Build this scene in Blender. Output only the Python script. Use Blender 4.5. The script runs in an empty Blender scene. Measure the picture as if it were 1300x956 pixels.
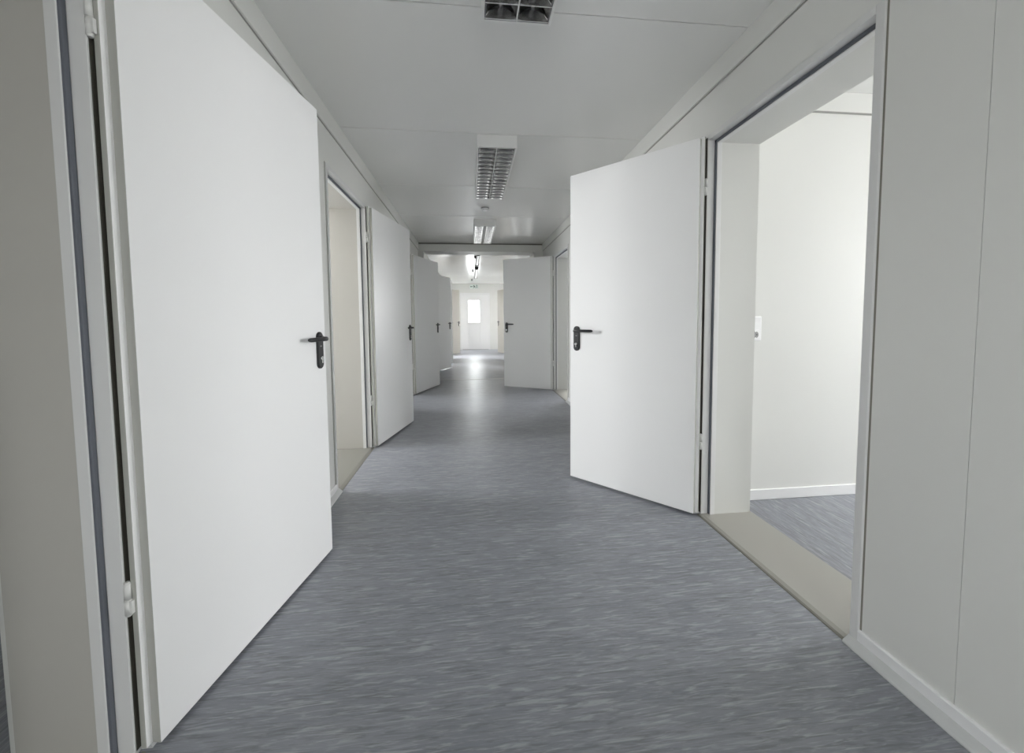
import bpy, bmesh, math, random
from mathutils import Vector, Matrix
random.seed(7)
C = bpy.context.scene.collection
D = bpy.data

# ------------------------------------------------------------------ materials
def mat(name, col, rough=0.5, metal=0.0, spec=0.5):
    m = D.materials.new(name); m.use_nodes = True
    b = m.node_tree.nodes['Principled BSDF']
    b.inputs['Base Color'].default_value = (*col, 1)
    b.inputs['Roughness'].default_value = rough
    b.inputs['Metallic'].default_value = metal
    b.inputs['Specular IOR Level'].default_value = spec
    return m

def add_sheet_bump(m, scale=(40, 40, 0.0), strength=0.04, noise_scale=1.0, axis_bands=None):
    """painted sheet metal: very fine ribbing running up the panel plus a little orange peel"""
    nt = m.node_tree; N = nt.nodes; L = nt.links
    b = N['Principled BSDF']
    tc = N.new('ShaderNodeTexCoord'); mp = N.new('ShaderNodeMapping')
    mp.inputs['Scale'].default_value = scale
    L.new(tc.outputs['Object'], mp.inputs['Vector'])
    nz = N.new('ShaderNodeTexNoise'); nz.inputs['Scale'].default_value = noise_scale
    nz.inputs['Detail'].default_value = 2
    L.new(mp.outputs['Vector'], nz.inputs['Vector'])
    bp = N.new('ShaderNodeBump'); bp.inputs['Strength'].default_value = strength
    bp.inputs['Distance'].default_value = 0.002
    L.new(nz.outputs['Fac'], bp.inputs['Height'])
    L.new(bp.outputs['Normal'], b.inputs['Normal'])

M = {}
M['wall'] = mat('wall_paint', (0.74, 0.74, 0.715), 0.42, spec=0.35); add_sheet_bump(M['wall'], (45, 45, 0.15), 0.05)
M['room_wall'] = mat('room_wall_paint', (0.74, 0.74, 0.72), 0.5, spec=0.3)
M['ceil'] = mat('ceiling_sheet', (0.80, 0.80, 0.785), 0.19, spec=0.5); add_sheet_bump(M['ceil'], (0.3, 30, 1), 0.03)
M['leaf'] = mat('door_paint', (0.89, 0.89, 0.89), 0.38, spec=0.4); add_sheet_bump(M['leaf'], (55, 55, 0.15), 0.05)
M['leaf_beige'] = mat('door_paint_beige', (0.56, 0.535, 0.48), 0.38, spec=0.4)
M['frame'] = mat('frame_paint', (0.71, 0.71, 0.705), 0.4, spec=0.4)
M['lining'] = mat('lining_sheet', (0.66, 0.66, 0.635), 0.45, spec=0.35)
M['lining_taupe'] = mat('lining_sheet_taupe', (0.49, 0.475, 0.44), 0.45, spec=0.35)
M['gasket'] = mat('rubber_gasket', (0.125, 0.135, 0.155), 0.6, spec=0.3)
M['gap'] = mat('joint_sealant', (0.16, 0.155, 0.14), 0.7, spec=0.2)
M['skirt'] = mat('skirting_plastic', (0.83, 0.83, 0.84), 0.4)
M['skirt_foot'] = mat('skirting_foot', (0.55, 0.56, 0.56), 0.4)
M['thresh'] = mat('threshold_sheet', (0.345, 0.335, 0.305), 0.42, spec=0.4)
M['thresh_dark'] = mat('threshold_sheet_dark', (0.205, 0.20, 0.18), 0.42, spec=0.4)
M['thresh_edge'] = mat('threshold_edge', (0.20, 0.195, 0.17), 0.5)
M['black'] = mat('black_plastic', (0.012, 0.013, 0.015), 0.32)
M['chrome'] = mat('chrome', (0.8, 0.8, 0.8), 0.15, 1.0)
M['hinge'] = mat('hinge_paint', (0.72, 0.72, 0.70), 0.35)
M['steel_white'] = mat('luminaire_paint', (0.78, 0.78, 0.77), 0.4)
M['mirror'] = mat('louvre_aluminium', (0.52, 0.52, 0.52), 0.20, 1.0)
M['edge'] = mat('louvre_edge', (0.72, 0.72, 0.72), 0.4)  # pale matt rims paint in the reflection on the mirror edges
M['tube'] = mat('tube_glass', (0.85, 0.85, 0.84), 0.2)
M['dark_cap'] = mat('dark_cap', (0.035, 0.035, 0.035), 0.5)
M['white_pl'] = mat('white_plastic', (0.86, 0.86, 0.87), 0.3)
M['grey_pl'] = mat('grey_plastic', (0.30, 0.30, 0.30), 0.4)
M['hole'] = mat('socket_hole', (0.02, 0.02, 0.02), 0.6)
M['sign_face'] = mat('sign_face', (0.78, 0.86, 0.82), 0.35)
M['sign_green'] = mat('sign_green', (0.004, 0.055, 0.03), 0.5)
M['pvc'] = mat('white_pvc', (0.85, 0.85, 0.85), 0.35)
M['strip'] = mat('joint_strip', (0.45, 0.45, 0.44), 0.35, 0.6)
M['zinc'] = mat('leaf_edge_profile', (0.43, 0.43, 0.40), 0.45)  # grey-olive tone on the hinge edges, darker than the leaf faces
M['slot'] = mat('hinge_slot_seal', (0.085, 0.08, 0.066), 0.7, spec=0.2)  # dark brown stands in for the shade inside the hinge gap
M['joint'] = mat('frame_joint', (0.26, 0.25, 0.215), 0.7, spec=0.2)
M['line'] = mat('panel_joint', (0.33, 0.33, 0.31), 0.6)  # panel joints, and the painted shadow line below cover strips

def glass():
    m = D.materials.new('window_glass'); m.use_nodes = True
    nt = m.node_tree; N = nt.nodes; L = nt.links
    N.remove(N['Principled BSDF'])
    t = N.new('ShaderNodeBsdfTransparent'); t.inputs['Color'].default_value = (0.96, 0.98, 0.97, 1)
    g = N.new('ShaderNodeBsdfGlossy'); g.inputs['Roughness'].default_value = 0.02
    x = N.new('ShaderNodeMixShader'); x.inputs['Fac'].default_value = 0.06
    L.new(t.outputs[0], x.inputs[1]); L.new(g.outputs[0], x.inputs[2])
    L.new(x.outputs[0], N['Material Output'].inputs['Surface'])
    return m
M['glass'] = glass()

def vinyl(name, rot):
    """blue-grey sheet vinyl with long directional flecks"""
    m = D.materials.new(name); m.use_nodes = True
    nt = m.node_tree; N = nt.nodes; L = nt.links
    b = N['Principled BSDF']
    tc = N.new('ShaderNodeTexCoord')
    def nz(scale, det, loc=0.0, dist=0.0, rz=rot):
        mp = N.new('ShaderNodeMapping'); mp.vector_type = 'TEXTURE'; mp.inputs['Rotation'].default_value = (0, 0, rz)
        mp.inputs['Scale'].default_value = tuple(1.0 / q for q in scale); mp.inputs['Location'].default_value = (loc, loc * 1.7, 0)
        L.new(tc.outputs['Object'], mp.inputs['Vector'])
        t = N.new('ShaderNodeTexNoise'); t.inputs['Scale'].default_value = 1.0
        t.inputs['Detail'].default_value = det; t.inputs['Roughness'].default_value = 0.55
        t.inputs['Distortion'].default_value = dist
        L.new(mp.outputs['Vector'], t.inputs['Vector'])
        return t
    def ramp(src, a, c, ca, cb):
        r = N.new('ShaderNodeValToRGB')
        r.color_ramp.elements[0].position = a; r.color_ramp.elements[0].color = (*ca, 1)
        r.color_ramp.elements[1].position = c; r.color_ramp.elements[1].color = (*cb, 1)
        L.new(src.outputs['Fac'], r.inputs['Fac']); return r
    W1 = (1, 1, 1); K = (0, 0, 0)
    fl1 = ramp(nz((8, 88, 1), 4, 0, 0.9, rot + 0.02), 0.53, 0.66, K, W1)        # light flecks
    fl2 = ramp(nz((20, 190, 1), 3, 4.1, 0.8, rot - 0.03), 0.53, 0.70, K, W1)      # fine light flecks
    dk = ramp(nz((8, 85, 1), 4, 9.3, 0.9, rot), 0.47, 0.66, K, W1)         # dark flecks
    big = ramp(nz((2.0, 9, 1), 2, 2.2, 0.2), 0.3, 0.7, (0.20, 0.209, 0.238), (0.243, 0.252, 0.282))
    def mix(fac, k, a, col):
        mm = N.new('ShaderNodeMath'); mm.operation = 'MULTIPLY'; mm.inputs[1].default_value = k
        L.new(fac.outputs['Color'], mm.inputs[0])
        x = N.new('ShaderNodeMixRGB'); L.new(mm.outputs[0], x.inputs['Fac'])
        L.new(a.outputs[0], x.inputs['Color1']); x.inputs['Color2'].default_value = (*col, 1)
        return x
    x = mix(dk, 0.65, big, (0.140, 0.144, 0.150))
    x = mix(fl2, 0.45, x, (0.36, 0.375, 0.40))
    x = mix(fl1, 0.60, x, (0.40, 0.415, 0.435))
    L.new(x.outputs[0], b.inputs['Base Color'])
    b.inputs['Roughness'].default_value = 0.36
    b.inputs['Specular IOR Level'].default_value = 0.5
    bp = N.new('ShaderNodeBump'); bp.inputs['Strength'].default_value = 0.12; bp.inputs['Distance'].default_value = 0.002
    L.new(fl1.outputs['Color'], bp.inputs['Height']); L.new(bp.outputs['Normal'], b.inputs['Normal'])
    return m
M['vinyl'] = vinyl('corridor_vinyl', 0.0)
M['vinyl_room'] = vinyl('room_vinyl', math.radians(90))

# ------------------------------------------------------------------ mesh helpers
def box(bm, x0, x1, y0, y1, z0, z1, bev=0.0, mi=0):
    if x1 < x0: x0, x1 = x1, x0
    if y1 < y0: y0, y1 = y1, y0
    if z1 < z0: z0, z1 = z1, z0
    vs = [bm.verts.new((x, y, z)) for x in (x0, x1) for y in (y0, y1) for z in (z0, z1)]
    F = [(0, 1, 3, 2), (4, 6, 7, 5), (0, 4, 5, 1), (2, 3, 7, 6), (0, 2, 6, 4), (1, 5, 7, 3)]
    fs = [bm.faces.new([vs[i] for i in f]) for f in F]
    for f in fs: f.material_index = mi
    if bev > 0:
        es = list({e for f in fs for e in f.edges})
        r = bmesh.ops.bevel(bm, geom=es, offset=bev, segments=2, profile=0.5, affect='EDGES')
        for f in r['faces']: f.material_index = mi

def cyl(bm, p, q, r, seg=20, r2=None, mi=0):
    p, q = Vector(p), Vector(q); d = (q - p).normalized()
    a = d.orthogonal().normalized(); b = d.cross(a)
    r2 = r if r2 is None else r2
    A = [bm.verts.new(p + (a * math.cos(t) + b * math.sin(t)) * r) for t in [2 * math.pi * i / seg for i in range(seg)]]
    B = [bm.verts.new(q + (a * math.cos(t) + b * math.sin(t)) * r2) for t in [2 * math.pi * i / seg for i in range(seg)]]
    fs = [bm.faces.new(A[::-1]), bm.faces.new(B)]
    for i in range(seg):
        f = bm.faces.new([A[i], A[(i + 1) % seg], B[(i + 1) % seg], B[i]]); f.smooth = True; fs.append(f)
    for f in fs: f.material_index = mi

def prism(bm, pts, fn, t0, t1, mi=0, smooth=False):
    """closed outline pts (a,b) swept from t0 to t1; fn(a,b,t)->xyz"""
    A = [bm.verts.new(fn(a, b, t0)) for a, b in pts]; B = [bm.verts.new(fn(a, b, t1)) for a, b in pts]
    n = len(pts); fs = [bm.faces.new(A[::-1]), bm.faces.new(B)]
    for i in range(n):
        f = bm.faces.new([A[i], A[(i + 1) % n], B[(i + 1) % n], B[i]]); f.smooth = smooth; fs.append(f)
    for f in fs: f.material_index = mi

def stadium(w, h, seg=10):
    r = w / 2; pts = []
    for i in range(seg + 1):
        t = math.pi * i / seg; pts.append((r * math.cos(t), h / 2 - r + r * math.sin(t)))
    for i in range(seg + 1):
        t = math.pi + math.pi * i / seg; pts.append((r * math.cos(t), -h / 2 + r + r * math.sin(t)))
    return pts

def tube(bm, pts, rad, seg=12, flat=1.0, up=Vector((0, 0, 1)), mi=0):
    """round-ended bar along pts; flat squashes it along 'up'"""
    pts = [Vector(p) for p in pts]; rings = []
    n = len(pts)
    for i, p in enumerate(pts):
        d = (pts[min(i + 1, n - 1)] - pts[max(i - 1, 0)]).normalized()
        s = d.cross(up).normalized(); u = s.cross(d).normalized()
        r = rad[i] if isinstance(rad, (list, tuple)) else rad
        rings.append([bm.verts.new(p + s * math.cos(t) * r + u * math.sin(t) * r * flat) for t in [2 * math.pi * k / seg for k in range(seg)]])
    fs = [bm.faces.new(rings[0][::-1]), bm.faces.new(rings[-1])]
    for a, b in zip(rings, rings[1:]):
        for k in range(seg):
            f = bm.faces.new([a[k], a[(k + 1) % seg], b[(k + 1) % seg], b[k]]); f.smooth = True; fs.append(f)
    for f in fs: f.material_index = mi

def obj(name, bm, mats, parent=None, label=None):
    bmesh.ops.recalc_face_normals(bm, faces=bm.faces[:])
    me = D.meshes.new(name); bm.to_mesh(me); bm.free()
    for m in (mats if isinstance(mats, (list, tuple)) else [mats]): me.materials.append(m)
    o = D.objects.new(name, me); C.objects.link(o)
    if parent is not None: o.parent = parent
    if label: o['label'] = label
    return o

def tag(o, label, cat, group=None, kind=None):
    o['label'] = label; o['category'] = cat
    if group: o['group'] = group
    if kind: o['kind'] = kind
    return o

def empty(name, loc, label, cat, group=None, kind=None):
    o = D.objects.new(name, None); C.objects.link(o); o.location = loc; o.empty_display_size = 0.1
    return tag(o, label, cat, group, kind)

def BM(): return bmesh.new()

# ------------------------------------------------------------------ main dimensions (metres)
XL, XR = -0.868, 1.270          # corridor wall faces
PROUD = 0.008                   # frames stand proud of the walls
WT = 0.305; WT_R = 0.262        # double wall thickness, left and right
ZC = 2.40                       # ceiling
Y0, Y1 = -2.6, 14.23            # corridor ends
OPW = 0.855                     # door opening, rebate to rebate
ZF = 2.062                      # outer top of the door frames
FACE = 0.027
LH = [1.018, 3.400, 5.790, 8.190, 10.60, 12.06, 14.02]    # left doors' hinge jamb rebates; the last doorway is unseen, added for light
RH = [1.988, 5.860, 12.06, 14.02]  # last right doorway is also unseen and added to pass light

# ------------------------------------------------------------------ floor, ceiling, walls
bm = BM(); box(bm, XL - 0.03, XR + 0.03, Y0, Y1, -0.05, 0.0)
tag(obj('floor', bm, M['vinyl']), 'blue-grey vinyl corridor floor with pale streaky flecks', 'floor', kind='structure')

bm = BM()
box(bm, XL, XR, Y0, Y1, ZC + 0.006, ZC + 0.06, mi=1)
seams = [Y0, -1.6, -0.5, 0.6, 1.70, 2.80, 3.90, 5.0, 6.1, 7.2, 8.3, 9.4, 10.5, 11.6, 12.7, Y1]
for a, b in zip(seams, seams[1:]): box(bm, XL, XR, a + 0.0022, b - 0.0022, ZC, ZC + 0.012, bev=0.0012)
tag(obj('ceiling', bm, [M['ceil'], M['line']]), 'glossy grey-white sheet ceiling over the corridor with thin cross joints', 'ceiling', kind='structure')

def side_wall(name, sx, xf, hinges, thick, label, joints):
    bm = BM(); e = OPW + 2 * FACE - 0.01
    prev = Y0
    for h in hinges:
        a, b = h - OPW - FACE - 0.007, h + FACE + 0.007
        t = thick(a)
        cuts = [prev] + [j for j in joints if prev < j < a] + [a]
        for c, d in zip(cuts, cuts[1:]):
            box(bm, xf, xf + sx * t, c + (0.0006 if c != prev else 0), d - (0.0006 if d != a else 0), 0, ZC)
        box(bm, xf, xf + sx * t, a, b, ZF + 0.004, ZC)
        prev = b
    t = thick(prev)
    box(bm, xf, xf + sx * t, prev, Y1, 0, ZC)
    # the dark backing seen inside the panel joints
    for j in joints: box(bm, xf + sx * 0.004, xf + sx * 0.02, j - 0.01, j + 0.01, 0.01, ZC - 0.01, mi=1)
    tag(obj(name, bm, [M['wall'], M['line']]), label, 'wall', kind='structure')
side_wall('wall_left', -1, XL, LH, lambda y: 0.228 if y < 1.3 else WT, 'off-white left corridor wall broken by a row of doorways', [1.9])
side_wall('wall_right', 1, XR, RH, lambda y: WT_R, 'off-white panelled right corridor wall beside the open doorway', [0.852, 3.3, 4.5])

# end wall with an opening for the exit door
EX0, EX1, EZ = -0.36, 0.70, 2.07
bm = BM()
box(bm, XL - WT, EX0, Y1, Y1 + 0.15, 0, ZC + 0.05); box(bm, EX1, XR + WT, Y1, Y1 + 0.15, 0, ZC + 0.05)
box(bm, EX0, EX1, Y1, Y1 + 0.15, EZ, ZC + 0.05)
tag(obj('wall_far', bm, M['wall']), 'white end wall of the corridor around the glazed exit door', 'wall', kind='structure')
bm = BM()
box(bm, XL - WT, -0.35, Y0 - 0.15, Y0, 0, ZC + 0.05); box(bm, 0.75, XR + WT, Y0 - 0.15, Y0, 0, ZC + 0.05)
box(bm, -0.35, 0.75, Y0 - 0.15, Y0, 0, 0.6); box(bm, -0.35, 0.75, Y0 - 0.15, Y0, 2.1, ZC + 0.05)
tag(obj('wall_behind', bm, M['wall']), 'off-white wall with a window closing the corridor behind the camera', 'wall', kind='structure')

# cover strips where walls meet ceiling
for n, (sx, xf, lab) in enumerate(((1, XL, 'flat white cover strip along the top of the left wall'), (-1, XR, 'flat white cover strip along the top of the right wall'))):
    bm = BM(); box(bm, xf, xf + sx * 0.012, Y0, 6.75, 2.287, ZC, bev=0.002)
    box(bm, xf, xf + sx * 0.012, 7.12, Y1, 2.287, ZC, bev=0.002)
    box(bm, xf, xf + sx * 0.003, Y0, Y1, 2.281, 2.2875, mi=1)  # grey line painted in for the shadow gap below the strip
    tag(obj('trim_%d' % (n + 1), bm, [M['wall'], M['line']]), lab, 'trim', kind='structure')

# portal between the two container rows: beam and two posts
bm = BM()
PY0, PY1, PZ = 6.76, 7.12, 2.262
box(bm, XL, XR, PY0, PY1, PZ, ZC, bev=0.003)
box(bm, XL, -0.775, PY0, PY1, 0, PZ, bev=0.003); box(bm, 1.115, XR, PY0, PY1, 0, PZ, bev=0.003)
box(bm, XL, XR, PY0 - 0.008, PY0 + 0.002, ZC - 0.018, ZC, mi=1)
tag(obj('trim_3', bm, [M['wall'], M['gap']]), 'white portal beam and posts crossing the corridor halfway', 'beam', kind='structure')
bm = BM(); box(bm, -0.775, 1.115, 7.13, 7.17, 0.0, 0.004, bev=0.001)
tag(obj('trim_4', bm, M['strip']), 'thin metal joint strip across the floor under the portal beam', 'floor strip', kind='structure')

# skirting boards: upright part and a sloping foot
def skirting(name, sx, xf, spans, label):
    bm = BM()
    for a, b in spans:
        prism(bm, [(0, 0.0), (0.009, 0.0), (0.009, 0.058), (0.006, 0.062), (0, 0.062)], lambda u, z, t: (xf - sx * u, t, z), a + 0.014, b - FACE - 0.001)
        prism(bm, [(0.0085, 0.0), (0.034, 0.0), (0.034, 0.004), (0.030, 0.010), (0.012, 0.024), (0.0085, 0.026)], lambda u, z, t: (xf - sx * u, t, z), a, b, mi=1)
    tag(obj(name, bm, [M['skirt'], M['skirt_foot']]), label, 'skirting board', kind='structure')
def spans(hinges):
    r = []; p = Y0
    for h in hinges:
        r.append((p, h - OPW)); p = h + 0.02
    r.append((p, Y1)); return r
def split_portal(sp):
    out = []
    for a, b in sp:
        if a < PY0 < b: out += [(a, PY0), (PY1, b)]
        else: out.append((a, b))
    return out
skirting('baseboard_left', -1, XL, split_portal(spans(LH)), 'white plastic skirting along the foot of the left wall')
skirting('baseboard_right', 1, XR, split_portal(spans(RH)), 'white plastic skirting along the foot of the right wall')

# ------------------------------------------------------------------ door frames (frame, gasket, threshold, lining)
def door_frame(sx, xf, h, thick, label):
    """sx: +1 right wall, -1 left wall; h: y of the hinge-side rebate; built in place around an Empty at the opening"""
    n = h - OPW
    root = empty('door_frame', (xf, (h + n) / 2, 0), label, 'door frame', 'door frames along the corridor', 'structure')
    oy = (h + n) / 2
    X = lambda d: sx * d                      # d: depth behind the wall face
    zr = ZF - FACE                            # underside of the head rebate
    dr, ds, st = 0.034, 0.060, 0.018          # rebate depth, end of the stop, stop offset
    bm = BM()
    for s, y in ((1, h), (-1, n)):
        yy = y - oy
        # proud face strip + rebate side
        box(bm, X(-PROUD), X(dr), yy, yy + s * FACE, 0, ZF, bev=0.0015)
        # stop
        box(bm, X(dr), X(ds), yy - s * st, yy + s * FACE, 0, zr + 0.002, bev=0.0015)
    box(bm, X(-PROUD), X(dr), n - oy, h - oy, zr, ZF, bev=0.0015)
    box(bm, X(dr), X(ds), n - oy, h - oy, zr - st, ZF - 0.004, bev=0.0015)
    obj('jamb_and_head', bm, M['frame'], root)
    bm = BM()
    for s, y in ((1, h), (-1, n)):
        yy = y - oy
        box(bm, X(ds - 0.001), X(thick + 0.012), yy - s * (st - 0.003), yy + s * FACE, 0.004, zr)
    box(bm, X(ds - 0.001), X(thick + 0.012), n - oy, h - oy, zr - st + 0.003, ZF - 0.004)
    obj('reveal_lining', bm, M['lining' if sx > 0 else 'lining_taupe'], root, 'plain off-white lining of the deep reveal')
    bm = BM()
    for s, y in ((1, h), (-1, n)):
        yy = y - oy + s * FACE
        box(bm, X(0.0005), X(0.03), yy, yy + s * 0.0075, 0, ZF + 0.0045)
    box(bm, X(0.0005), X(0.03), n - oy - FACE, h - oy + FACE, ZF, ZF + 0.0045)
    obj('sealant_joint', bm, M['joint'], root, 'narrow olive-grey joint around the frame')  # olive-grey strip between frame and wall
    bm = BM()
    box(bm, X(-PROUD - 0.0015), X(-PROUD + 0.002), h - oy + 0.005, h - oy + 0.024, 0.012, ZF - 0.012, bev=0.0006)  # dark strip painted where the hinge gap lies in shade
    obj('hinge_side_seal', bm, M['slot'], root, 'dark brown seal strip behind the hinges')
    bm = BM(); g = 0.010
    for s, y in ((1, h), (-1, n)):
        yy = y - oy
        box(bm, X(dr - 0.006), X(dr + 0.002), yy - s * 0.001, yy - s * (st - 0.003), 0.01, zr, bev=0.002)
    box(bm, X(dr - 0.006), X(dr + 0.002), n - oy, h - oy, zr - st + 0.003, zr, bev=0.002)
    obj('gasket', bm, M['gasket'], root, 'dark blue-grey rubber seal')
    bm = BM()
    x0 = -PROUD - 0.012
    prism(bm, [(x0, 0.0), (x0 + 0.004, 0.005), (x0 + 0.02, 0.009), (thick + 0.02, 0.009), (thick + 0.024, 0.0)],
          lambda d, z, t: (X(d), t, z), n - oy + 0.001, h - oy - 0.001)
    prism(bm, [(x0 - 0.006, 0.0), (x0 + 0.002, 0.0), (x0 + 0.003, 0.0045), (x0 - 0.004, 0.003)], lambda d, z, t: (X(d), t, z), n - oy + 0.004, h - oy + 0.01, mi=1)
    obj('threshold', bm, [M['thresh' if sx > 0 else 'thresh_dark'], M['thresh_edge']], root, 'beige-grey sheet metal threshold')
    return root

lf = ['white door frame at the left edge of the picture, around the nearest left doorway',
      'white door frame seen between the two nearest doors on the left wall',
      'left-hand door frame hidden behind the second folded-back door, before the portal beam',
      'first left-hand door frame past the portal beam',
      'left-hand door frame around the barely opened door past the portal beam',
      'left-hand door frame of the beige open door near the far end wall',
      'last left-hand door frame, touching the far end wall']
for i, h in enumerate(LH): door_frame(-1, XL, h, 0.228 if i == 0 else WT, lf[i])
rf = ['large white door frame around the open doorway at the right, with the bright room behind',
      'narrowly seen white door frame around the dark doorway beside the half-open door in mid corridor',
      'right-hand door frame of the beige open door near the far end wall',
      'last right-hand door frame, touching the far end wall']
for i, h in enumerate(RH): door_frame(1, XR, h, WT_R, rf[i])

# ------------------------------------------------------------------ door leaves
def handle_parts(root, W, sy, T):
    """black lever on a long plate on both faces; +x runs from hinge to free edge, sy*y is the thickness"""
    px, pz = W - 0.058, 0.968
    for face, side in ((T, 1), (0.0, -1)):
        f = lambda d: sy * (face + side * d)
        bm = BM()
        o = stadium(0.046, 0.165)
        prism(bm, o, lambda a, b, t: (px + a, f(t), pz + b), -0.0005, 0.006, smooth=False)
        prism(bm, [(a * 0.86, b * 0.965) for a, b in o], lambda a, b, t: (px + a, f(t), pz + b), 0.006, 0.009)
        plate = obj('handle_plate', bm, M['black'], root, 'black oval handle plate')
        lz = pz + 0.052
        bm = BM()
        cyl(bm, (px, f(0.008), lz), (px, f(0.018), lz), 0.0135, 18)
        pts = [(px, f(0.012), lz), (px, f(0.027), lz), (px - 0.003, f(0.036), lz), (px - 0.011, f(0.0405), lz), (px - 0.04, f(0.0415), lz),
               (px - 0.09, f(0.041), lz), (px - 0.124, f(0.039), lz), (px - 0.134, f(0.036), lz), (px - 0.137, f(0.033), lz)]
        tube(bm, pts, [0.0098, 0.0098, 0.0102, 0.0102, 0.0098, 0.0094, 0.009, 0.007, 0.003], 14)
        obj('lever', bm, M['black'], plate, 'black lever handle')
        bm = BM()
        cz = pz - 0.036
        cyl(bm, (px, f(0.007), cz), (px, f(0.016), cz), 0.0085, 18)
        box(bm, px - 0.004, px + 0.004, f(0.007), f(0.016), cz - 0.022, cz - 0.006, bev=0.001)
        box(bm, px - 0.0012, px + 0.0012, f(0.016), f(0.0166), cz - 0.004, cz + 0.004, mi=1)
        obj('lock_cylinder', bm, [M['chrome'], M['hole']], plate, 'shiny lock cylinder')
        bm = BM()
        box(bm, px - 0.006, px + 0.006, f(0.0085), f(0.0097), pz + 0.016, pz + 0.021, bev=0.0005)
        obj('plate_emblem', bm, M['grey_pl'], plate, 'small grey rectangle on the handle plate')

def door(name, side, h, W, a_deg, label, ztop=2.055, paint='leaf'):
    """side 'L'/'R'; h hinge-side rebate y; a_deg: angle between the leaf and the far direction of the wall (0 = flat back on the wall)"""
    a = math.radians(a_deg)
    pinx = (XL + PROUD + 0.006) if side == 'L' else (XR - PROUD - 0.006)
    root = empty(name, (pinx, h + 0.004, 0), label, 'door', None, 'structure')
    sgn = 1 if side == 'L' else -1
    u = Vector((sgn * math.sin(a), math.cos(a), 0))
    root.rotation_euler = (0, 0, math.atan2(u.y, u.x))
    sy = -1 if side == 'L' else 1           # thickness direction in local y (towards the room-side face)
    T = 0.040; zb = 0.014
    bm = BM()
    # body and the wider overlapping flange on the corridor face
    box(bm, 0.020, W - 0.013, sy * 0.016, sy * T, zb, ztop - 0.012, bev=0.002)
    box(bm, 0.0045, W, sy * 0.001, sy * 0.017, zb, ztop, bev=0.0025)
    bm.faces.ensure_lookup_table(); bm.normal_update()
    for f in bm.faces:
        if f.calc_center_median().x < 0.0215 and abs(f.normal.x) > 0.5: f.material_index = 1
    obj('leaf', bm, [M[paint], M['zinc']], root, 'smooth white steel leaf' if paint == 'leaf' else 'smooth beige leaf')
    handle_parts(root, W - 0.008, sy, T)
    for z in (0.415, 1.795):
        bm = BM()
        cyl(bm, (0, -sy * 0.001, z - 0.040), (0, -sy * 0.001, z - 0.0005), 0.0078, 16)
        cyl(bm, (0, -sy * 0.001, z + 0.0005), (0, -sy * 0.001, z + 0.040), 0.0078, 16)
        cyl(bm, (0, -sy * 0.001, z - 0.044), (0, -sy * 0.001, z - 0.040), 0.005, 12, r2=0.0078)
        cyl(bm, (0, -sy * 0.001, z + 0.040), (0, -sy * 0.001, z + 0.044), 0.0078, 12, r2=0.005)
        box(bm, 0.003, 0.022, sy * 0.0005, sy * 0.004, z + 0.004, z + 0.034, bev=0.0008)
        box(bm, -0.004, 0.004, sy * 0.001, sy * 0.012, z - 0.036, z - 0.003, bev=0.0008)
        obj('hinge', bm, M['hinge'], root, 'barrel hinge')
    return root

door('door_1', 'L', LH[0], 0.886, 9.5, 'large white steel door folded back against the left wall, closest to the camera')
door('door_2', 'L', LH[1], 0.872, 12.7, 'white steel door swung back on the left wall just beyond the open left doorway')
door('door_3', 'L', LH[2], 0.872, 19.7, 'shaded grey-white door on the left, standing just before the portal beam')
door('door_4', 'L', LH[3], 0.872, 25.5, 'narrow-looking shaded door on the left, first one past the portal beam')
door('door_5', 'L', LH[4], 0.872, 152.5, 'dark door on the left seen almost edge-on, opened only a little')
door('door_6', 'L', LH[5], 0.872, 33.0, 'beige open door on the left, nearest the far end wall', paint='leaf_beige')
door('door_7', 'R', RH[0], 0.842, 42.0, 'broad white steel door standing half open from the right wall, nearest on that side')
door('door_8', 'R', RH[1], 0.842, 58.0, 'grey-white door on the right opened wide across the corridor by the portal beam')
door('door_9', 'R', RH[2], 0.842, 24.0, 'beige open door on the right by the far end wall, mostly hidden behind another door', paint='leaf_beige')

# ------------------------------------------------------------------ exit door in the end wall
r = empty('door_10', ((EX0 + EX1) / 2, Y1, 0), 'bright white exit door with a tall lit window at the far end', 'door', None, 'structure')
cx = (EX0 + EX1) / 2
bm = BM()
for x0, x1 in ((EX0, EX0 + 0.06), (EX1 - 0.06, EX1)): box(bm, x0 - cx, x1 - cx, 0.0, 0.12, 0, EZ, bev=0.003)
box(bm, EX0 + 0.06 - cx, EX1 - 0.06 - cx, 0.0, 0.12, EZ - 0.06, EZ, bev=0.003)
obj('outer_frame', bm, M['pvc'], r, 'white plastic door frame')
WX0, WX1, WZ0, WZ1 = -0.085, 0.335, 0.985, 1.80
bm = BM()
lx0, lx1, lz1 = EX0 + 0.050, EX1 - 0.050, EZ - 0.050
box(bm, lx0 - cx, WX0 - cx, -0.012, 0.08, 0.012, lz1, bev=0.004); box(bm, WX1 - cx, lx1 - cx, -0.012, 0.08, 0.012, lz1, bev=0.004)
box(bm, WX0 - cx, WX1 - cx, -0.012, 0.08, 0.012, WZ0, bev=0.004); box(bm, WX0 - cx, WX1 - cx, -0.012, 0.08, WZ1, lz1, bev=0.004)
lf_ = obj('leaf', bm, M['pvc'], r, 'white plastic leaf')
bm = BM()
for x0, x1, z0, z1 in ((WX0 - 0.05, WX0 + 0.01, WZ0 - 0.05, WZ1 + 0.05), (WX1 - 0.01, WX1 + 0.05, WZ0 - 0.05, WZ1 + 0.05)):
    box(bm, x0 - cx, x1 - cx, -0.022, 0.03, z0, z1, bev=0.004)
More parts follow.
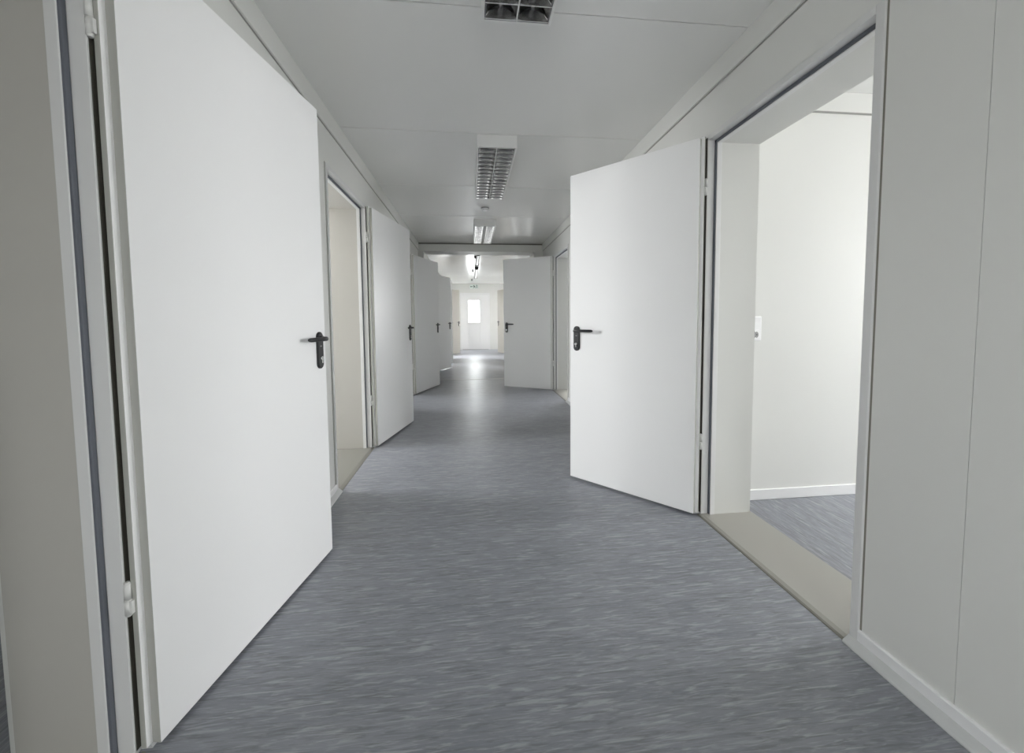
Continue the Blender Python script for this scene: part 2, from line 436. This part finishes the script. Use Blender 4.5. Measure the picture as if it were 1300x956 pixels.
box(bm, WX0 - cx, WX1 - cx, -0.022, 0.03, WZ0 - 0.05, WZ0 + 0.01, bev=0.004); box(bm, WX0 - cx, WX1 - cx, -0.022, 0.03, WZ1 - 0.01, WZ1 + 0.05, bev=0.004)
gl = obj('glazing_bead', bm, M['pvc'], r)
bm = BM(); box(bm, WX0 - 0.005 - cx, WX1 + 0.005 - cx, 0.04, 0.05, WZ0 - 0.005, WZ1 + 0.005)
obj('pane', bm, M['glass'], gl, 'bright window pane')
bm = BM()
box(bm, EX0 + 0.06 - cx, EX1 - 0.06 - cx, -0.03, 0.10, 0.0, 0.018, bev=0.003)
obj('threshold', bm, M['strip'], r, 'low metal threshold')

# ------------------------------------------------------------------ exit sign above the end door
r = empty('exit_sign', (0.137, Y1 - 0.022, 2.29), 'small pale exit sign with green running figure above the far door', 'sign')
bm = BM(); box(bm, -0.15, 0.15, 0.0, 0.022, -0.068, 0.068, bev=0.004)
obj('sign_plate', bm, M['sign_face'], r, 'pale sign plate')
bm = BM()
def poly(pts): prism(bm, pts, lambda a, b, t: (a, t, b), -0.002, 0.001)
def limb(p, q, w=0.016):
    d = Vector((q[0] - p[0], q[1] - p[1])).normalized(); n = Vector((-d.y, d.x)) * w / 2; e = d * w * 0.4
    poly([(p[0] - e.x + n.x, p[1] - e.y + n.y), (p[0] - e.x - n.x, p[1] - e.y - n.y), (q[0] + e.x - n.x, q[1] + e.y - n.y), (q[0] + e.x + n.x, q[1] + e.y + n.y)])
# running figure
cyl(bm, (0.005, -0.002, 0.042), (0.005, 0.001, 0.042), 0.0125, 18)
limb((0.0, 0.024), (0.014, -0.008), 0.024)
limb((0.0, 0.024), (-0.022, 0.012)); limb((-0.022, 0.012), (-0.030, 0.028))
limb((0.004, 0.024), (0.028, 0.010)); limb((0.028, 0.010), (0.040, 0.020))
limb((0.012, -0.008), (-0.010, -0.026)); limb((-0.010, -0.026), (-0.004, -0.050))
limb((0.016, -0.008), (0.036, -0.022)); limb((0.036, -0.022), (0.052, -0.044))
# doorway
for q in (((0.085, -0.05), (0.085, 0.05)), ((0.12, -0.05), (0.12, 0.05)), ((0.085, 0.05), (0.12, 0.05))): limb(*q, 0.014)
# arrow to the left
poly([(-0.135, 0.0), (-0.105, 0.032), (-0.105, 0.012), (-0.055, 0.012), (-0.055, -0.012), (-0.105, -0.012), (-0.105, -0.032)])
obj('pictogram', bm, M['sign_green'], r, 'dark green running figure, arrow and doorway')

# ------------------------------------------------------------------ louvred ceiling lights
def louvre_light(y0, label):
    W, Ln, H = 0.284, 1.205, 0.085; x0 = 0.062
    r = empty('ceiling_light', (x0 + W / 2, y0 + Ln / 2, ZC), label, 'ceiling light', 'louvred ceiling lights')
    w, l = W / 2, Ln / 2
    bm = BM()
    t = 0.010
    box(bm, -w, w, -l, l, -0.010, 0.0, bev=0.001)
    box(bm, -w, -w + t, -l, l, -H, -0.009, bev=0.0015); box(bm, w - t, w, -l, l, -H, -0.009, bev=0.0015)
    box(bm, -w + t, w - t, -l, -l + t, -H, -0.009, bev=0.0015); box(bm, -w + t, w - t, l - t, l, -H, -0.009, bev=0.0015)
    obj('housing', bm, M['steel_white'], r, 'white steel light housing')
    # reflector troughs
    bm = BM(); iw, il = w - t - 0.001, l - t - 0.001
    for s in (-1, 1):
        prof = []
        for i in range(13):
            q = i / 12; x = s * iw * q; z = -H + 0.004 + 0.055 * math.sin(math.pi * q) ** 0.7
            prof.append((x, z))
        A = [bm.verts.new((x, -il, z)) for x, z in prof]; B = [bm.verts.new((x, il, z)) for x, z in prof]
        for i in range(12):
            f = bm.faces.new([A[i], A[i + 1], B[i + 1], B[i]]); f.smooth = True
    obj('reflector', bm, M['mirror'], r, 'curved mirror reflector')
    bm = BM(); n = 15
    for s in (-1, 1):
        for k in range(n + 1):
            y = -il + 0.006 + (2 * il - 0.012) * k / n
            tw = 0.010
            # cross blade: thick at the top, thin rim below, dipping in the middle
            xs = [s * iw * q / 6 for q in range(7)]
            top = []; bot = []
            for q, x in enumerate(xs):
                u = q / 6; sag = math.sin(math.pi * u)
                top.append((x, -H + 0.006 + 0.036 * sag ** 0.6)); bot.append((x, -H + 0.0005 + 0.004 * sag))
            for q in range(6):
                v = []
                for (x, zt), (x2, zb_) in ((top[q], bot[q]), (top[q + 1], bot[q + 1])):
                    v.append((bm.verts.new((x, y - tw / 2, zt)), bm.verts.new((x, y + tw / 2, zt)), bm.verts.new((x, y, zb_))))
                a, b = v
                for i, j in ((0, 2), (2, 1)):
                    f = bm.faces.new([a[i], a[j], b[j], b[i]]); f.smooth = False
    for k in range(n + 1):
        y = -il + 0.006 + (2 * il - 0.012) * k / n
        box(bm, -iw, iw, y - 0.0012, y + 0.0012, -H - 0.0004, -H + 0.0012, mi=1)
    box(bm, -0.0022, 0.0022, -il, il, -H - 0.0008, -H + 0.02, mi=1)
    for s in (-1, 1): box(bm, s * iw, s * (iw - 0.005), -il, il, -H + 0.0005, -H + 0.02)
    for s in (-1, 1): box(bm, -iw, iw, s * il, s * (il - 0.004), -H + 0.0005, -H + 0.03)
    obj('louvre', bm, [M['mirror'], M['edge']], r, 'mirror cross louvre with two rows of cells')
    for s in (-1, 1):
        bm = BM(); cyl(bm, (s * iw / 2, -il + 0.01, -H + 0.049), (s * iw / 2, il - 0.01, -H + 0.049), 0.008, 16)
        obj('fluorescent_tube', bm, M['tube'], r, 'unlit white tube')
    return r
louvre_light(0.455, 'louvred ceiling light cut off by the top of the picture, nearest of the three')
louvre_light(2.815, 'long louvred ceiling light in the middle, ending just before the round smoke detector')
louvre_light(5.135, 'louvred ceiling light just before the portal beam, farthest of the three')

# narrow batten lights in the far half
def batten(x, y0, Ln, label):
    r = empty('batten_light', (x, y0 + Ln / 2, ZC), label, 'ceiling light', 'narrow batten lights past the portal beam')
    l = Ln / 2
    bm = BM()
    prism(bm, [(-0.040, 0.0), (-0.040, -0.030), (-0.030, -0.052), (-0.012, -0.062), (0.012, -0.062), (0.030, -0.052), (0.040, -0.030), (0.040, 0.0)],
          lambda a, b, t: (a, t, b), -l + 0.03, l - 0.03)
    obj('diffuser', bm, M['white_pl'], r, 'white light body')
    for s in (-1, 1):
        bm = BM()
        prism(bm, [(-0.046, 0.0), (-0.046, -0.036), (-0.034, -0.060), (-0.014, -0.070), (0.014, -0.070), (0.034, -0.060), (0.046, -0.036), (0.046, 0.0)],
              lambda a, b, t: (a, t, b), s * l, s * (l - 0.032))
        obj('end_cap', bm, M['dark_cap'], r, 'dark end cap')
batten(0.165, 7.62, 1.45, 'narrow batten ceiling light with dark end caps, first past the portal beam')
batten(0.165, 9.72, 2.2, 'narrow batten ceiling light with dark end caps, nearest the far end wall')
def ceiling_box(x, y, s, label):
    r = empty('junction_box', (x, y, ZC), label, 'box', 'small dark boxes on the far ceiling')
    bm = BM(); box(bm, -s, s, -s, s, -0.048, 0.0, bev=0.006)
    obj('box_body', bm, M['dark_cap'], r)
    bm = BM(); box(bm, -s * 0.8, s * 0.8, -s * 0.8, s * 0.8, -0.053, -0.047, bev=0.002)
    obj('box_cover', bm, M['dark_cap'], r)
ceiling_box(0.11, 8.1, 0.021, 'small dark box on the ceiling beside the first batten light')
ceiling_box(0.075, 10.35, 0.021, 'small dark box on the ceiling beside the second batten light')
ceiling_box(0.06, 12.7, 0.022, 'small dark box on the ceiling just before the end wall')

# smoke detector
r = empty('smoke_detector', (0.185, 4.615, ZC), 'small round smoke detector on the ceiling between two louvred lights', 'smoke detector')
bm = BM(); cyl(bm, (0, 0, 0), (0, 0, -0.012), 0.046, 32)
obj('base_ring', bm, M['grey_pl'], r, 'grey base ring')
bm = BM(); cyl(bm, (0, 0, -0.012), (0, 0, -0.022), 0.043, 32, r2=0.040); cyl(bm, (0, 0, -0.022), (0, 0, -0.034), 0.034, 32, r2=0.026)
obj('sensor_cap', bm, M['white_pl'], r, 'pale sensor cap')

# ------------------------------------------------------------------ rooms on both sides
XO_L, XO_R = -3.9, 5.4
PL = [-0.25, 1.95, 4.3, 6.6, 9.0, 13.05]      # left partition faces; the last is unseen, added to block window light
PR = [-0.35, 2.125, 10.75, 13.05]  # last two are unseen, added to block light from neighbouring windows
bm = BM(); box(bm, XO_L, XL - 0.03, Y0, Y1, -0.06, -0.001)
tag(obj('floor_left_rooms', bm, M['vinyl_room']), 'blue-grey vinyl floor of the rooms behind the left wall', 'floor', kind='structure')
bm = BM(); box(bm, XR + 0.03, XO_R, Y0, Y1, -0.06, -0.001)
tag(obj('floor_right_rooms', bm, M['vinyl_room']), 'blue-grey streaky vinyl floor of the bright room through the right doorway', 'floor', kind='structure')
bm = BM(); box(bm, XO_L, XL - 0.2, Y0, Y1, ZC, ZC + 0.08)
tag(obj('ceiling_left_rooms', bm, M['room_wall']), 'white ceiling of the rooms behind the left wall', 'ceiling', kind='structure')
bm = BM(); box(bm, XR + 0.2, XO_R, Y0, Y1, ZC, ZC + 0.08)
tag(obj('ceiling_right_rooms', bm, M['room_wall']), 'white ceiling of the bright room through the right doorway', 'ceiling', kind='structure')

WIN_L = [(-1.3, 0.55, 0.9, 2.22, 0), (0.95, 0.35, 0.9, 2.22, 0), (3.22, 0.38, 0.9, 2.22, 132), (6.20, 0.36, 0.9, 2.22, 120), (11.95, 0.5, 0.9, 2.22, 850), (13.6, 0.4, 0.9, 2.22, 210)]  # unseen windows, arranged to throw light through the doorways
WIN_R = [(-1.4, 0.6, 0.9, 2.22, 0), (1.35, 0.72, 0.9, 2.22, 112), (6.5, 0.45, 0.9, 2.22, 115), (9.75, 0.85, 0.9, 2.22, 410), (13.6, 0.4, 0.9, 2.22, 250)]  # likewise unseen on the right, placed for the light they give
wins = []
def room_side(sx, xin, xout, parts, openings, nm, lab_out, lab_part):
    bm = BM()
    for p in parts: box(bm, xin, xout, p, p + 0.06, 0, ZC)
    # cover strips and skirting on the visible faces
    for p in parts:
        box(bm, xin, xout, p - 0.010, p + 0.001, 2.287, ZC, bev=0.002, mi=0)
        box(bm, xin, xout, p - 0.011, p + 0.001, 2.281, 2.2875, mi=2)  # same painted shadow line below the room cover strip
        box(bm, xin, xout, p - 0.010, p + 0.001, 0.0, 0.062, bev=0.002, mi=1)
    tag(obj('wall_partitions_' + nm, bm, [M['room_wall'], M['skirt'], M['line']]), lab_part, 'wall', kind='structure')
    bm = BM(); prev = Y0
    for m, hw, z0, z1, pw in openings:
        box(bm, xout, xout + sx * 0.12, prev, m - hw, 0, ZC)
        box(bm, xout, xout + sx * 0.12, m - hw, m + hw, 0, z0); box(bm, xout, xout + sx * 0.12, m - hw, m + hw, z1, ZC)
        wins.append((sx, xout, m, hw, z0, z1, pw)); prev = m + hw
    box(bm, xout, xout + sx * 0.12, prev, Y1, 0, ZC)
    tag(obj('wall_outer_' + nm, bm, M['room_wall']), lab_out, 'wall', kind='structure')
room_side(-1, XL - 0.2, XO_L, PL, WIN_L, 'left', 'white outer wall with windows behind the left rooms', 'white partition walls between the left rooms')
room_side(1, XR + WT_R - 0.02, XO_R, PR, WIN_R, 'right', 'white outer wall with windows behind the right rooms', 'bright white partition wall seen through the right doorway')

for i, (sx, xo, m, hw, z0, z1, pw) in enumerate(wins):
    side = 'left' if sx < 0 else 'right'
    r = empty('window_%d' % (i + 1), (xo, m, z0), 'white window of the %s-hand room %.1f m along the corridor' % (side, m - Y0), 'window', None, 'structure')
    bm = BM(); h = z1 - z0; t = 0.06; X = lambda d: sx * d
    for y0, y1 in ((-hw, -hw + t), (hw - t, hw), (-t / 2, t / 2)): box(bm, X(0.03), X(0.09), y0, y1, 0, h, bev=0.004)
    for z0_, z1_ in ((0, t), (h - t, h)): box(bm, X(0.031), X(0.089), -hw + t, hw - t, z0_, z1_)
    fr = obj('window_frame', bm, M['pvc'], r)
    bm = BM(); box(bm, X(0.055), X(0.061), -hw + 0.02, hw - 0.02, 0.02, h - 0.02)
    obj('pane', bm, M['glass'], fr)
    bm = BM(); box(bm, X(-0.12), X(0.03), -hw - 0.03, hw + 0.03, -0.025, 0.0, bev=0.004)
    obj('window_sill', bm, M['pvc'], r)

# unseen window added behind the camera to brighten the near corridor
r = empty('window_%d' % (len(wins) + 1), (0.2, Y0 - 0.07, 0.6), 'white window at the near end of the corridor behind the camera', 'window', None, 'structure')
bm = BM()
for x0, x1 in ((-0.55, -0.49), (0.49, 0.55)): box(bm, x0, x1, -0.03, 0.03, 0, 1.5, bev=0.004)
for z0, z1 in ((0, 0.06), (1.44, 1.5)): box(bm, -0.49, 0.49, -0.029, 0.029, z0, z1)
fr = obj('window_frame', bm, M['pvc'], r)
bm = BM(); box(bm, -0.5, 0.5, -0.004, 0.004, 0.05, 1.45)
obj('pane', bm, M['glass'], fr)

# switch and socket in the bright room
r = empty('wall_switch', (1.658, 2.125, 1.033), 'white light switch above a socket on the bright room wall', 'light switch')
bm = BM(); box(bm, -0.0405, 0.0405, -0.009, 0.0, -0.071, 0.071, bev=0.003)
obj('cover_frame', bm, M['white_pl'], r)
bm = BM()
v0 = -0.029; prism(bm, [(0.007, -0.009), (0.064, -0.009), (0.064, -0.016), (0.0355, -0.0125), (0.007, -0.011)], lambda z, y, t: (t, y, z), -0.028, 0.028)
obj('rocker', bm, M['white_pl'], r, 'white rocker key')
bm = BM(); box(bm, -0.028, 0.028, -0.012, -0.008, -0.064, -0.007, bev=0.0015)
cyl(bm, (0, -0.0122, -0.0355), (0, -0.012, -0.0355), 0.0205, 28, mi=1)
for s in (-1, 1): cyl(bm, (s * 0.0095, -0.0126, -0.0355), (s * 0.0095, -0.012, -0.0355), 0.0035, 12, mi=2)
for s in (-1, 1): box(bm, -0.003, 0.003, -0.0135, -0.012, -0.0355 + s * 0.016, -0.0355 + s * 0.0205, mi=3)
obj('socket_insert', bm, [M['white_pl'], M['grey_pl'], M['hole'], M['chrome']], r, 'white wall socket')

# ------------------------------------------------------------------ sky and added daylight lamps
w = D.worlds.new('sky'); bpy.context.scene.world = w; w.use_nodes = True
nt = w.node_tree; bg = nt.nodes['Background']
tc = nt.nodes.new('ShaderNodeTexCoord'); sp = nt.nodes.new('ShaderNodeSeparateXYZ'); rp = nt.nodes.new('ShaderNodeValToRGB')
nt.links.new(tc.outputs['Generated'], sp.inputs[0]); 
mr = nt.nodes.new('ShaderNodeMapRange'); mr.inputs['From Min'].default_value = -0.25; mr.inputs['From Max'].default_value = 0.25
nt.links.new(sp.outputs['Z'], mr.inputs['Value']); nt.links.new(mr.outputs['Result'], rp.inputs['Fac'])
e = rp.color_ramp.elements
e[0].position = 0.42; e[0].color = (0.24, 0.24, 0.225, 1); e[1].position = 0.56; e[1].color = (0.985, 0.98, 1.0, 1)
nt.links.new(rp.outputs['Color'], bg.inputs['Color']); bg.inputs['Strength'].default_value = 7.2

def area(name, loc, rot, sx_, sy_, power, col=(0.99, 0.985, 1.0)):
    l = D.lights.new(name, 'AREA'); l.shape = 'RECTANGLE'; l.size = sx_; l.size_y = sy_; l.energy = power; l.color = col
    o = D.objects.new(name, l); C.objects.link(o); o.location = loc; o.rotation_euler = rot
    return o
for (sx, xo, m, hw, z0, z1, pw) in wins:
    if pw: area('window_daylight', (xo - sx * 0.03, m, (z0 + z1) / 2), (math.radians(72), 0, math.radians(90) if sx > 0 else math.radians(-90)), 2 * hw - 0.1, z1 - z0 - 0.1, pw)  # area lamps added at the unseen windows to light the corridor
area('end_daylight', (0.2, Y0 + 0.02, 1.35), (math.radians(66), 0, 0), 0.95, 1.35, 28)  # fill lamp added behind the camera at the unseen window
area('door_daylight', (0.125, Y1 + 0.3, 1.4), (math.radians(-90), 0, 0), 0.9, 1.2, 40)

# ------------------------------------------------------------------ camera
f, yaw, pit, rol = 493.284, 0.1053594, 0.0570942, -0.0083229
F = Vector((math.sin(yaw) * math.cos(pit), math.cos(yaw) * math.cos(pit), -math.sin(pit)))
r0 = Vector((math.cos(yaw), -math.sin(yaw), 0)); u0 = r0.cross(F)
R_ = r0 * math.cos(rol) + u0 * math.sin(rol); U_ = u0 * math.cos(rol) - r0 * math.sin(rol)
cam = D.cameras.new('camera'); co = D.objects.new('camera', cam); C.objects.link(co)
cam.sensor_fit = 'HORIZONTAL'; cam.sensor_width = 36.0; cam.lens = f * 36.0 / 1300.0
cam.shift_y = -(478 - 433.5) / 1300.0
cam.clip_start = 0.02; cam.clip_end = 200
m4 = Matrix((R_, U_, -F)).transposed().to_4x4(); m4.translation = (0, 0, 1.1)
co.matrix_world = m4
sc = bpy.context.scene; sc.camera = co
sc.view_settings.view_transform = 'Standard'; sc.view_settings.look = 'None'; sc.view_settings.gamma = 1.0
sc.view_settings.use_curve_mapping = False
sc.view_settings.exposure = 0.0
try:
    sc.cycles.use_denoising = True; sc.cycles.max_bounces = 14; sc.cycles.diffuse_bounces = 10; sc.cycles.glossy_bounces = 6
    sc.cycles.transparent_max_bounces = 8; sc.cycles.sample_clamp_indirect = 8.0; sc.cycles.caustics_reflective = False; sc.cycles.caustics_refractive = False
except Exception: pass
